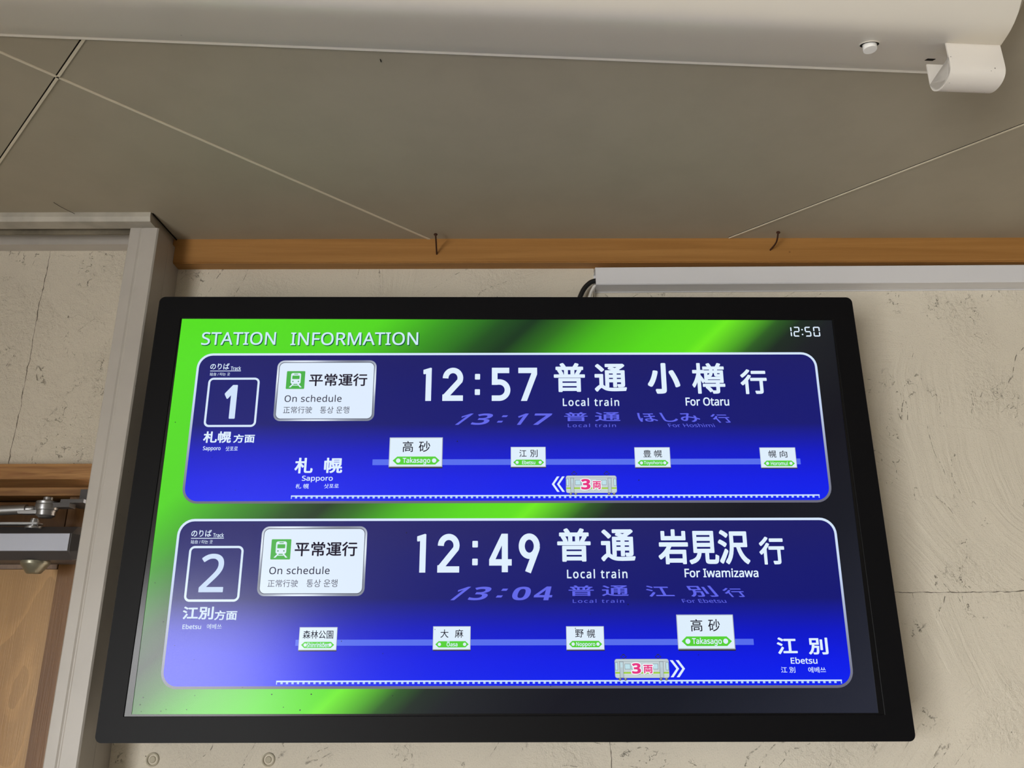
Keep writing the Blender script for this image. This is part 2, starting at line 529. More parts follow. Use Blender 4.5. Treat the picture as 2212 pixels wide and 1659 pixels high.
joint(12, (-0.9525, 1.205), (0.60, -0.346), 'ceiling joint at the far left with a dark open gap', 0.0030, 0.0014, -1)

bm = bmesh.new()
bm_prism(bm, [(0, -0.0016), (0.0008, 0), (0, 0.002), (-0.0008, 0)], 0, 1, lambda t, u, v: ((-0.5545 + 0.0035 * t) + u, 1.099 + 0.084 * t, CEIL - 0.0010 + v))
struct(bm_done('trim_13', bm, M_GAPSHADE), 'dark sliver painting the shade in the gap between the metal post and the ceiling', 'trim')  # solid dark sliver in place of the shade in the gap

# ------------------------------------------------------------------ information display
def rounded(quad, r, seg=8):
    """rounded outline of a (nearly rectangular) quad of 2-D points"""
    Q = [Vector(p) for p in quad]
    out = []
    for i in range(4):
        p, a, b = Q[i], Q[i - 1], Q[(i + 1) % 4]
        u, v = (a - p).normalized(), (b - p).normalized()
        c = p + (u + v) * r
        s = p + u * r
        e = p + v * r
        a0 = (s - c); a1 = (e - c)
        for k in range(seg + 1):
            t = k / seg * math.pi / 2
            out.append(c + a0 * math.cos(t) + a1 * math.sin(t))
    return out

DISP = Vector((-0.009, 1.085, ZC - 0.1125))
disp = empty('information_display', DISP)
tag(disp, 'wide black wall-mounted screen showing train departures in white lettering on blue panels', 'display')

outer = [(-0.5163, 0.488), (0.4987, 0.485), (0.4993, -0.1125), (-0.5172, -0.1125)]
inner = [(-0.4828, 0.4560), (0.4681, 0.4516), (0.4664, -0.0832), (-0.4868, -0.0836)]
def dloc(x, y, z): return Vector((x - DISP.x, y - DISP.y, z + ZC - DISP.z))
bm = bmesh.new()
SEG = 8
def loop(q, r, y, grow=0.0):
    cx = sum(p[0] for p in q) / 4; cz = sum(p[1] for p in q) / 4
    qq = [(p[0] + math.copysign(grow, p[0] - cx), p[1] + math.copysign(grow, p[1] - cz)) for p in q]
    return [bm.verts.new(dloc(p.x, y, p.y)) for p in rounded(qq, r, SEG)]
loops = [loop(outer, 0.010, 1.140), loop(outer, 0.010, 1.0866), loop(outer, 0.009, 1.0854, -0.0006), loop(outer, 0.0085, 1.085, -0.0016),
         loop(inner, 0.0006, 1.085, 0.0006), loop(inner, 0.0005, 1.0854), loop(inner, 0.0005, 1.108)]
for A, B in zip(loops, loops[1:]):
    for i in range(len(A)):
        j = (i + 1) % len(A)
        bm.faces.new((A[i], A[j], B[j], B[i]))
bm.faces.new(loops[0])
bm_done('bezel', bm, M_BEZEL, disp)
bm = bmesh.new()
b0, b1 = dloc(-0.47, 1.139, -0.07), dloc(0.455, 1.166, 0.445)
bm_box(bm, b0.x, b1.x, b0.y, b1.y, b0.z, b1.z)
bmesh.ops.bevel(bm, geom=bm.edges[:], offset=0.008, segments=2, affect='EDGES')
bm_done('back_housing', bm, M_BACK, disp)
for xx in (-0.2, 0.2):
    b0, b1 = dloc(xx - 0.02, 1.165, 0.0), dloc(xx + 0.02, 1.2058, 0.38)
    box('wall_bracket', b0.x, b1.x, b0.y, b1.y, b0.z, b1.z, M_BACK, disp)

# dark glass border round the picture, wider towards the bottom
lit = [(-0.4818, 0.4551), (0.4675, 0.4509), (0.4592, -0.0812), (-0.4779, -0.0810)]
bm = bmesh.new()
A = [bm.verts.new(dloc(x, 1.0860, z)) for x, z in inner]
Bv = [bm.verts.new(dloc(x, 1.0860, z)) for x, z in lit]
Cv = [bm.verts.new(dloc(x, 1.0867, z)) for x, z in lit]
for i in range(4):
    j = (i + 1) % 4
    bm.faces.new((A[i], A[j], Bv[j], Bv[i]))
    bm.faces.new((Bv[i], Bv[j], Cv[j], Cv[i]))
M_BORDER, _nt, _b = new_mat('dark_glass_border')
bm_border = bm

# the lit screen, flush behind the front; its picture is laid out on a 1920 x 1080 grid
# (the picture is keystoned a little: 12 mm narrower at the bottom than at the top)
S_O = Vector((-0.47377, 1.0868 - DISP.y, 0.56650))
S_U = Vector((0.94905 / 1920, 0, 0))
S_V = Vector((0, 0, -0.53511 / 1080))
def sp(x, y, layer=0):
    w = 1.0 + 1.021242e-05 * y
    return Vector(((4.942980e-04 * x + 9.191e-08 * y - 0.4737669) / w, S_O.y - 0.00004 * layer, (0.5664987 - 4.951550e-04 * y) / w))

_em = {}
def glow(rgb):
    """screen pixels of one colour under the matt anti-glare coating"""
    rgb = tuple(rgb)
    if rgb in _em: return _em[rgb]
    mt, nt, b = new_mat('screen_colour')
    screen_coat(b)
    b.inputs['Emission Color'].default_value = lin(rgb) + (1,)
    _em[rgb] = mt
    return mt

def screen_coat(b):
    b.inputs['Base Color'].default_value = (0.004, 0.004, 0.005, 1)
    b.inputs['Roughness'].default_value = 0.22
    b.inputs['Specular IOR Level'].default_value = 0.31
    b.inputs['Emission Strength'].default_value = 1.0

def screen_gradient(name, fn):
    mt, nt, b = new_mat(name)
    screen_coat(b)
    g = N(nt)
    xyz = g.sep(g.obj())
    x = g.math('DIVIDE', g.math('SUBTRACT', xyz[0], S_O.x), S_U.x)
    y = g.math('DIVIDE', g.math('SUBTRACT', xyz[2], S_O.z), S_V.z)
    nt.links.new(fn(g, x, y), b.inputs['Emission Color'])
    return mt

def bg_fn(g, x, y):
    s = g.math('ADD', x, g.math('MULTIPLY', y, 1.06))
    f = g.math('DIVIDE', s, 3100)
    stops = [(200, (84, 222, 30)), (600, (82, 212, 30)), (790, (56, 150, 30)), (960, (30, 78, 28)), (1050, (18, 50, 26)), (1150, (44, 110, 26)), (1290, (72, 186, 22)),
             (1450, (86, 216, 22)), (1590, (94, 224, 24)), (1620, (110, 236, 28)), (1690, (86, 186, 32)), (1770, (42, 90, 32)), (1840, (24, 40, 30)), (1930, (22, 26, 32)),
             (2220, (8, 10, 24)), (2500, (14, 18, 30)), (3000, (36, 39, 52))]  # the last stops paint the glare over the dark lower right
    return g.ramp(f, [(p / 3100, lin(c)) for p, c in stops])
M_SBG = screen_gradient('screen_green_backdrop', bg_fn)

def panel_fn(y0):
    def fn(g, x, y):
        f = g.math('DIVIDE', g.math('SUBTRACT', y, y0), 436)
        stops = [(0.0, (20, 21, 102)), (0.25, (12, 18, 110)), (0.49, (10, 16, 114)), (0.56, (8, 18, 150)), (0.68, (0, 16, 198)), (0.85, (0, 22, 230)), (1.0, (0, 30, 240))]
        return g.ramp(f, [(p, lin(c)) for p, c in stops])
    return fn
def edge_fn(y0):
    def fn(g, x, y):
        f = g.math('DIVIDE', g.math('SUBTRACT', y, y0), 436)
        stops = [(0.0, (214, 232, 255)), (0.35, (196, 212, 244)), (0.75, (140, 146, 168)), (1.0, (104, 104, 120))]
        return g.ramp(f, [(p, lin(c)) for p, c in stops])
    return fn
def silver_fn(y0):
    def fn(g, x, y):
        w = g.math('SINE', g.math('ADD', g.math('MULTIPLY', x, 0.021), g.math('MULTIPLY', g.math('SUBTRACT', y, y0), 0.03)))
        return g.ramp(g.math('ADD', g.math('MULTIPLY', w, 0.5), 0.5), [(0.0, lin((128, 134, 150))), (0.55, lin((172, 180, 198))), (1.0, lin((226, 236, 248)))])
    return fn

WHITE = (222, 238, 255)
LILAC = (96, 102, 232)

_txt = {}
def sans(body, heavy):
    """Latin letters and digits in their sans-serif forms (humanist shapes, two weights)"""
    out = ''
    for ch in body:
        if 'A' <= ch <= 'Z': out += chr((0x1D5D4 if heavy else 0x1D5A0) + ord(ch) - 65)
        elif 'a' <= ch <= 'z': out += chr((0x1D5EE if heavy else 0x1D5BA) + ord(ch) - 97)
        elif '0' <= ch <= '9': out += chr((0x1D7EC if heavy else 0x1D7E2) + ord(ch) - 48)
        else: out += ch
    return out

def glyphs(body, space=1.0):
    c = bpy.data.curves.new('lettering', 'FONT')
    c.body = body
    c.resolution_u = 5
    c.space_character = space
    o = bpy.data.objects.new('lettering', c)
    COL.objects.link(o)
    dg = bpy.context.evaluated_depsgraph_get()
    dg.update()
    me = bpy.data.meshes.new_from_object(o.evaluated_get(dg), depsgraph=dg)
    vs = [(v.co.x, v.co.y) for v in me.vertices]
    fs = [tuple(p.vertices) for p in me.polygons]
    bpy.data.objects.remove(o); bpy.data.curves.remove(c); bpy.data.meshes.remove(me)
    return vs, fs

def text_mesh(body, weight):
    key = (body, weight)
    if key not in _txt:
        macron = next((i for i, ch in enumerate(body) if ch in 'ōŌ'), None)
        word = body.replace('ō', 'o').replace('Ō', 'O')
        latin = all(ord(ch) < 0x250 for ch in word)
        heavy = latin and weight >= 0.01
        space = {'Local train': 1.22, 'On schedule': 1.06}.get(word, 1.0)
        vs, fs = glyphs(sans(word, heavy), space)
        if macron is not None:
            upto = max(v[0] for v in glyphs(sans(word[:macron + 1], heavy))[0])
            before = max(v[0] for v in glyphs(sans(word[:macron], heavy))[0]) + 0.04 if macron else min(v[0] for v in vs)
            top = 0.60 if word[macron] == 'o' else 0.79
            k = len(vs)
            vs = vs + [(before + 0.06, top), (upto - 0.05, top), (upto - 0.05, top + 0.085), (before + 0.06, top + 0.085)]
            fs = fs + [(k, k + 1, k + 2, k + 3)]
        r = weight - 0.01 if heavy else abs(weight)
        if r > 0.001:                                   # heavier strokes: the outline thickened evenly all round
            n0 = len(vs)
            m = 20 if r > 0.015 else 8
            dirs = []
            for a in range(m):
                c, d = math.cos(a * 2 * math.pi / m), math.sin(a * 2 * math.pi / m)
                k = r / max(abs(c), abs(d)) ** 0.55
                dirs.append((c * k, d * k))
            base_v, base_f = list(vs), list(fs)
            vs, fs = [], []
            for k, (dx, dy) in enumerate(dirs):
                vs += [(x + dx, y + dy) for x, y in base_v]
                fs += [tuple(i + k * n0 for i in f) for f in base_f]
        x0, x1 = min(v[0] for v in vs), max(v[0] for v in vs)
        y0, y1 = min(v[1] for v in vs), max(v[1] for v in vs)
        vs = [((x - x0) / (x1 - x0), (y1 - y) / (y1 - y0)) for x, y in vs]
        _txt[key] = (vs, fs)
    return _txt[key]

class Sheet:
    """flat screen graphics gathered into one mesh with several colours"""
    def __init__(s, name, parent, layer=1):
        s.name, s.parent, s.layer = name, parent, layer
        s.v, s.f, s.mi, s.mats = [], [], [], []
    def mat(s, m):
        if not isinstance(m, bpy.types.Material): m = glow(m)
        if m not in s.mats: s.mats.append(m)
        return s.mats.index(m)
    def poly(s, pts, m, layer=0):
        k = s.mat(m); b = len(s.v)
        s.v += [sp(p[0], p[1], s.layer + layer) for p in pts]
        s.f.append(tuple(range(b, b + len(pts)))); s.mi.append(k)
    def rect(s, x0, y0, x1, y1, m, layer=0):
        s.poly([(x0, y0), (x1, y0), (x1, y1), (x0, y1)], m, layer)
    def rrect(s, x0, y0, x1, y1, r, m, layer=0):
        s.poly(rounded([(x0, y0), (x1, y0), (x1, y1), (x0, y1)], r), m, layer)
    def ring(s, x0, y0, x1, y1, r, w, m, layer=0):
        A = rounded([(x0, y0), (x1, y0), (x1, y1), (x0, y1)], r)
        B = rounded([(x0 + w, y0 + w), (x1 - w, y0 + w), (x1 - w, y1 - w), (x0 + w, y1 - w)], max(r - w, 0.5))
        k = s.mat(m); b = len(s.v); n = len(A)
        s.v += [sp(p[0], p[1], s.layer + layer) for p in A + B]
        for i in range(n):
            j = (i + 1) % n
            s.f.append((b + i, b + j, b + n + j, b + n + i)); s.mi.append(k)
    def disc(s, x, y, r, m, layer=0, n=20):
        s.poly([(x + r * math.cos(2 * math.pi * i / n), y + r * math.sin(2 * math.pi * i / n)) for i in range(n)], m, layer)
    def line(s, pts, w, m, layer=0):
        for (x0, y0), (x1, y1) in zip(pts, pts[1:]):
            d = Vector((x1 - x0, y1 - y0)); d.normalize(); n = Vector((-d.y, d.x)) * w / 2
            s.poly([(x0 + n.x, y0 + n.y), (x1 + n.x, y1 + n.y), (x1 - n.x, y1 - n.y), (x0 - n.x, y0 - n.y)], m, layer)
    def quad_text(s, body, q, m, bold=0.0, layer=0):
        vs, fs = text_mesh(body, bold)
        k = s.mat(m); b = len(s.v)
        tl, tr, br, bl = [Vector(p) for p in q]
        if body == ':':
            vs = [(0, 0), (1, 0), (1, .24), (0, .24), (0, .76), (1, .76), (1, 1), (0, 1)]; fs = [(0, 1, 2, 3), (4, 5, 6, 7)]
        for u, v in vs:
            p = (tl * (1 - u) + tr * u) * (1 - v) + (bl * (1 - u) + br * u) * v
            s.v.append(sp(p.x, p.y, s.layer + layer))
        s.f += [tuple(i + b for i in f) for f in fs]; s.mi += [k] * len(fs)
    def text(s, body, b, m=WHITE, bold=0.0, layer=0):
        x0, y0, x1, y1 = b
        if body == ':':
            h = (y1 - y0) * 0.27
            s.rrect(x0, y0, x1, y0 + h, 2.0, m, layer); s.rrect(x0, y1 - h, x1, y1, 2.0, m, layer)
            return
        s.quad_text(body, [(x0, y0), (x1, y0), (x1, y1), (x0, y1)], m, bold, layer)
    def stroke(s, pts, w, m, layer=0):
        """one continuous band of width w along the points, mitred"""
        P = [Vector(p) for p in pts]
        L, Rr = [], []
        for i, p in enumerate(P):
            a = (p - P[i - 1]).normalized() if i else None
            b = (P[i + 1] - p).normalized() if i < len(P) - 1 else None
            d = ((a or b) + (b or a)).normalized()
            n = Vector((-d.y, d.x))
            k = 1.0 / max(0.5, d.dot(b or a))
            L.append(p + n * w / 2 * k); Rr.append(p - n * w / 2 * k)
        k = s.mat(m); b0 = len(s.v); q = len(P)
        s.v += [sp(p.x, p.y, s.layer + layer) for p in L + Rr]
        for i in range(q - 1):
            s.f.append((b0 + i, b0 + i + 1, b0 + q + i + 1, b0 + q + i)); s.mi.append(k)
    def digit(s, ch, b, m=WHITE):
        """upright rounded gothic figures of the departure times"""
        x0, y0, x1, y1 = b
        W, H, t = x1 - x0, y1 - y0, 16.4
        X = lambda a: x0 + W * a
        Y = lambda a: y0 + H * a
        def arc(cx, cy, rx, ry, a0, a1, n=18):
            return [(cx + rx * math.cos(math.radians(a0 + (a1 - a0) * i / n)), cy - ry * math.sin(math.radians(a0 + (a1 - a0) * i / n))) for i in range(n + 1)]
        if ch == '1':
            s.poly([(X(0.0), Y(.065)), (X(.86), Y(0)), (X(1), Y(.012)), (X(1), Y(1)), (X(1) - t, Y(1)), (X(1) - t, Y(.19)), (X(.04), Y(.20)), (X(0), Y(.17))], m)
        elif ch == '2':
            r = (W - t) / 2
            s.stroke(arc(X(.5), y0 + t / 2 + r * 1.08, r, r * 1.08, 182, -22) + [(X(0) + t * .62, y1 - t * 0.9)], t, m)
            s.poly([(X(0), y1 - t * 1.15), (X(0) + t * .6, y1 - t * 1.3), (X(0) + t * 1.4, y1 - t), (x1, y1 - t), (x1, y1), (x0, y1)], m)
        elif ch == '5':
            s.rect(x0, y0, X(.94), y0 + t, m)
            s.rect(x0, y0, x0 + t, Y(.52), m)
            ry = (H * .65 - t) / 2
            s.stroke([(x0, y1 - H * .65 + t / 2), (X(.40), y1 - H * .65 + t / 2)][:1] + arc(X(.40), y1 - t / 2 - ry, W * .60 - t / 2, ry, 90, -90, 24) + [(x0, y1 - t / 2)], t, m)
        elif ch == '7':
            s.rect(x0, y0, x1, y0 + t, m)
            s.poly([(x1, y0), (x1, Y(.20)), (X(.45), Y(1)), (X(.13), Y(1)), (X(.70), Y(.16)), (X(.70), Y(0))], m)
        elif ch == '4':
            s.poly([(X(.55), Y(0)), (X(.80), Y(0)), (X(.27), Y(.68)), (X(0), Y(.72)), (X(0), Y(.67))], m)
            s.rect(x0, Y(.665), x1, Y(.83), m)
            s.rect(X(.83) - t, y0, X(.83), y1, m)
        elif ch == '9':
            ry = (H * .66 - t) / 2
            s.stroke(arc(X(.5), y0 + t / 2 + ry, (W - t) / 2, ry, -300, 0, 30) + arc(X(.5), y0 + t / 2 + ry, (W - t) / 2, ry, 0, -28, 5)[1:] + [(X(.43), y1)], t, m)
            s.stroke(arc(X(.5), y0 + t / 2 + ry, (W - t) / 2, ry, 0, 360, 36), t, m)
            s.rect(X(.28), y1, X(.56), y1 + 0.01, m)
    def done(s):
        me = bpy.data.meshes.new(s.name)
        me.from_pydata(s.v, [], s.f)
        for k, p in enumerate(me.polygons): p.material_index = s.mi[k]
        bm = bmesh.new(); bm.from_mesh(me)
        for f in bm.faces:
            f.normal_update()
            if f.normal.y > 0: f.normal_flip()
        bm.to_mesh(me); bm.free()
        return link(s.name, me, s.mats, s.parent)

screen_coat(_b)
_b.inputs['Emission Strength'].default_value = 0.0
bm_done('screen_border', bm_border, M_BORDER, disp)

S = Sheet('screen', disp, 0)
for gx in range(12):
    S.rect(-8 + gx * 161.4, -12, -8 + (gx + 1) * 161.4, 1090, M_SBG)
screen = S.done()

for w, b in (('STATION', (66.7, 39.5, 284.3, 79.5)), ('INFORMATION', (328.3, 40.9, 702.3, 80.9))):
    S = Sheet('title_word', screen, 2)
    S.text(w, (b[0] + 2.4, b[1] + 2.6, b[2] + 2.4, b[3] + 2.6), (18, 74, 60), 0.009)
    S.text(w, b, (205, 232, 246), 0.008, 1)
    S.done()

S = Sheet('screen_clock', screen, 2)
SEGS = {'1': 'bc', '2': 'abged', '5': 'afgcd', '0': 'abcdef'}
def seven(ch, x0, x1, y0, y1, t=3.6):
    ym = (y0 + y1) / 2
    g = 1.1
    for c in SEGS[ch]:
        if c in 'agd':
            y = {'a': y0, 'g': ym - t / 2, 'd': y1 - t}[c]
            S.poly([(x0 + 2.2, y), (x1 - 2.2, y), (x1 - 3.6, y + t), (x0 + 3.6, y + t)] if c == 'a' else
                   [(x0 + 3.6, y), (x1 - 3.6, y), (x1 - 2.2, y + t), (x0 + 2.2, y + t)] if c == 'd' else
                   [(x0 + 3, y), (x1 - 3, y), (x1 - 1.5, y + t / 2), (x1 - 3, y + t), (x0 + 3, y + t), (x0 + 1.5, y + t / 2)], WHITE)
        else:
            x = x1 - t if c in 'bc' else x0
            a, b = (y0 + g, ym - g) if c in 'bf' else (ym + g, y1 - g)
            S.poly([(x, a + 1.2), (x + t / 2, a), (x + t, a + 1.2), (x + t, b - 1.2), (x + t / 2, b), (x, b - 1.2)], WHITE)
seven('1', 1788, 1800.5, 26.5, 57)
seven('2', 1805.5, 1824, 26.5, 57)
S.rect(1829.5, 33.5, 1833.5, 37.5, WHITE); S.rect(1829.5, 48.5, 1833.5, 52.5, WHITE)
seven('5', 1839, 1857.5, 26.5, 57)
seven('0', 1864, 1883.5, 26.5, 57)
S.done()

def hexbar(S, b, c=(84, 208, 52), layer=0):
    x0, y0, x1, y1 = b
    d = (y1 - y0) * 0.55
    ym = (y0 + y1) / 2
    S.poly([(x0, ym), (x0 + d, y0), (x1 - d, y0), (x1, ym), (x1 - d, y1), (x0 + d, y1)], c, layer)
    r = (y1 - y0) * 0.27
    k = d * 1.25
    S.disc(x0 + k, ym, r, WHITE, layer + 1); S.disc(x1 - k, ym, r, WHITE, layer + 1)

def plate(parent, pb, kanji, hb, name, nb):
    S = Sheet('station_plate', parent, 5)
    x0, y0, x1, y1 = pb
    big = 2.2 if y1 - y0 > 70 else 1.5
    S.rect(x0 + 1, y1 - 1, x1 + 0.5, y1 + big * 1.5, (40, 36, 40))
    S.rect(x0, y0, x1, y1, (150, 156, 164), 1)
    S.rect(x0, y0, x1 - big * 0.5, y1 - big, (186, 196, 208), 2)
    S.rect(x0 + big, y0 + big, x1 - big, y1 - big * 1.4, (222, 238, 252), 3)
    for ch, b in kanji:
        S.text(ch, b, (30, 26, 40), 0.006, 4)
    hexbar(S, hb, layer=4)
    S.text(name, nb, WHITE, -0.018, 6)
    return S.done()

def train(parent, b, num, car, face):
    """side view of a railcar with two doors, four windows, green waist stripe and a pink 3-car badge"""
    S = Sheet('train_symbol', parent, 5)
    x0, y0, x1, y1 = b
    W, H = x1 - x0, y1 - y0
    ink = (66, 72, 84)
    for px in (0.168, 0.808):                                     # pantographs
        cx = x0 + W * px
        S.line([(cx - 8, y0 - 5), (cx, y0 - 10.5), (cx + 8, y0 - 5), (cx, y0 - 0.5), (cx - 8, y0 - 5)], 1.4, (44, 44, 52))
        S.line([(cx - 4, y0 - 11), (cx + 4, y0 - 11)], 1.2, (44, 44, 52))
    for px in (0.09, 0.19, 0.84, 0.94):                           # wheels
        S.disc(x0 + W * px, y1 + 2.0, 4.2, (72, 72, 76)); S.disc(x0 + W * px, y1 + 2.0, 2.2, (150, 152, 156), 1)
    S.rrect(x0, y0, x1, y1, 6, (150, 158, 166), 1)
    S.rrect(x0 + 1, y0 + 1, x1 - 1, y1 - 1, 5.4, (196, 210, 214), 2)
    S.rect(x0 + 2, y0 + H * 0.12, x1 - 2, y0 + H * 0.15, (160, 172, 178), 3)
    S.rect(x0 + 1.2, y0 + H * 0.68, x1 - 1.2, y0 + H * 0.77, (158, 206, 60), 3)
    S.rect(x0 + 1.2, y0 + H * 0.77, x1 - 1.2, y0 + H * 0.80, (214, 224, 224), 3)
    def pane(a, c, t, d, col=(190, 224, 234)):
        S.rect(x0 + W * a - 0.7, y0 + H * t - 0.7, x0 + W * c + 0.7, y0 + H * d + 0.7, ink, 4)
        S.rect(x0 + W * a, y0 + H * t, x0 + W * c, y0 + H * d, col, 5)
    pane(0.012, 0.055, 0.2, 0.58); pane(0.945, 0.988, 0.2, 0.58)
    for a in (0.095, 0.83):                                       # doors
        pane(a, a + 0.062, 0.15, 0.97, (184, 200, 206)); pane(a + 0.012, a + 0.05, 0.18, 0.44)
    for a, c in ((0.19, 0.285), (0.31, 0.40), (0.60, 0.69), (0.71, 0.795)):
        pane(a, c, 0.27, 0.53)
    for t, bb, dd in (('3', num, 0.0), ('両', car, 0.0)):         # badge
        cx, cy = (bb[0] + bb[2]) / 2, (bb[1] + bb[3]) / 2
        for ox, oy, c, ly in ((1.6, 2.6, (60, 60, 66), 6), (-2.4, 0, (240, 246, 250), 7), (2.4, 0, (240, 246, 250), 7), (0, -2.4, (240, 246, 250), 7), (0, 2.4, (240, 246, 250), 7),
                              (-1.7, -1.7, (240, 246, 250), 7), (1.7, 1.7, (240, 246, 250), 7), (-1.7, 1.7, (240, 246, 250), 7), (1.7, -1.7, (240, 246, 250), 7)):
            S.text(t, (bb[0] + ox, bb[1] + oy, bb[2] + ox, bb[3] + oy), c, 0.035, ly)
        S.text(t, bb, (228, 56, 130), 0.03, 8)
    S.done()

def panel(label, d):
    y0 = d['y0']
    P = Sheet('departure_panel', disp, 1)
    P.rrect(62, y0, 1863.5, y0 + 436.5, 44, screen_gradient('panel_blue', panel_fn(y0)))
    P.ring(62, y0, 1863.5, y0 + 436.5, 44, 6.6, screen_gradient('panel_outline', edge_fn(y0)), 1)
    p = P.done()
    p['label'] = label
    # platform number
    S = Sheet('platform_sign', p, 5)
    S.text('のりば', d['noriba'], WHITE, 0.012); S.text('Track', d['track'], WHITE, -0.014)
    S.rect(*d['ul'], WHITE)
    S.text('站台 / 타는 곳', d['zhan'], WHITE, 0.004)
    bx = d['box']
    S.ring(*bx, 15, 6, (214, 232, 252))
    S.text(d['num'][0], d['num'][1], (208, 226, 250), d['num'][2])
    S.done()
    S = Sheet('direction_lettering', p, 5)
    for t, b, w in d['dir']: S.text(t, b, WHITE, w)
    S.done()
    # status sign
    S = Sheet('status_sign', p, 5)
    s = d['sign']
    S.rrect(s[0], s[1], s[2], s[3], 20, screen_gradient('sign_silver', silver_fn(s[1])))
    S.rrect(s[0] + 5.2, s[1] + 5.2, s[2] - 5.2, s[3] - 5.2, 15.5, (84, 88, 104), 1)
    S.rrect(s[0] + 7.0, s[1] + 7.2, s[2] - 7.0, s[3] - 7.2, 14, (222, 236, 254), 2)
    ic = d['icon']
    S.rrect(*ic, 2.5, (72, 176, 72), 3)
    w, h = ic[2] - ic[0], ic[3] - ic[1]
    X = lambda a: ic[0] + w * a
    Y = lambda a: ic[1] + h * a
    S.rrect(X(0.24), Y(0.11), X(0.78), Y(0.72), w * 0.10, WHITE, 4)
    S.rect(X(0.40), Y(0.15), X(0.62), Y(0.19), (72, 176, 72), 5)
    S.rrect(X(0.31), Y(0.25), X(0.71), Y(0.45), 1.5, (72, 176, 72), 5)
    S.disc(X(0.36), Y(0.58), w * 0.036, (72, 140, 90), 5); S.disc(X(0.66), Y(0.58), w * 0.036, (72, 140, 90), 5)
    S.poly([(X(0.34), Y(0.72)), (X(0.42), Y(0.72)), (X(0.26), Y(0.91)), (X(0.16), Y(0.91))], WHITE, 4)
    S.poly([(X(0.60), Y(0.72)), (X(0.68), Y(0.72)), (X(0.86), Y(0.91)), (X(0.76), Y(0.91))], WHITE, 4)
    S.rect(X(0.33), Y(0.77), X(0.69), Y(0.81), WHITE, 4)
    for t, b, w_ in d['status']: S.text(t, b, (40, 34, 48) if w_ > 0.01 else (64, 64, 80), w_, 3)
    S.done()
    # next departure, then the following one lying back in perspective
    for nm, sel in (('departure_time', lambda x: x < 1080), ('train_type', lambda x: 1080 <= x < 1340), ('destination', lambda x: x >= 1340)):
        for suffix, tongue in (('', lambda t: len(t) < 5), ('_romanized', lambda t: len(t) >= 5)):
            S = Sheet(nm + suffix, p, 5)
            for t, b, w in d['dep']:
                if not (sel(b[0]) and tongue(t)): continue
                if t in '124579': S.digit(t, b)
                else: S.text(t, b, WHITE, w)
            if S.v: S.done()
            S = Sheet('following_' + nm + suffix, p, 5)
            for t, q, w in d['next']:
                if sel(q[0][0]) and tongue(t): S.quad_text(t, q, LILAC, w)
                if nm == 'train_type' and S.v:
                    S.done()
                    S = Sheet('following_' + nm + suffix, p, 5)
            if S.v: S.done()
    # route line, end station, plates
    S = Sheet('route_line', p, 3)
    S.rect(*d['route'], (84, 108, 236))
    S.done()
    S = Sheet('terminus_lettering', p, 5)
    for t, b, w in d['term']: S.text(t, b, WHITE, w)
    S.done()
    for a in d['plates']: plate(p, *a)
    S = Sheet('track_symbol', p, 5)
    r = d['rail']
    S.rect(r[0], r[1], r[2], r[1] + 3.6, (206, 228, 255))
    n = round((r[2] - r[0]) / 14.3)
    for i in range(n + 1):
        x = r[0] + (r[2] - r[0] - 3) * i / n
        wd = 2.6 if i in (0, n) else 6.0
        S.rect(x if i == 0 else x - (3.0 if i < n else 0), r[1] + 3.6, (x if i == 0 else x - (3.0 if i < n else 0)) + wd, r[1] + (9.4 if i in (0, n) else 8.4), (176, 206, 250))
    S.done()
    train(p, *d['train'])
    S = Sheet('direction_arrow', p, 5)
    x0, ya, x1, yb = d['chev']
    w = (x1 - x0)
    ym = (ya + yb) / 2
    for k in (0, 1):
        if d['left']:
            a = x0 + w * 0.42 * k
            tip, tail = a, a + w * 0.46
            t = w * 0.17
            S.poly([(tip, ym), (tail - t * 0.2, ya), (tail + t, ya), (tip + t * 1.15, ym)], WHITE)
            S.poly([(tip, ym), (tip + t * 1.15, ym), (tail + t, yb), (tail - t * 0.2, yb)], WHITE)
        else:
            a = x1 - w * 0.42 * k
            tip, tail = a, a - w * 0.46
            t = w * 0.17
            S.poly([(tip, ym), (tip - t * 1.15, ym), (tail - t, ya), (tail + t * 0.2, ya)], WHITE)
            S.poly([(tip, ym), (tail + t * 0.2, yb), (tail - t, yb), (tip - t * 1.15, ym)], WHITE)
    S.done()

def Rq(x0, y0, x1, y1): return [(x0, y0), (x1, y0), (x1, y1), (x0, y1)]
KB = 0.025     # heavy strokes
KM = 0.012
NB = 0.014

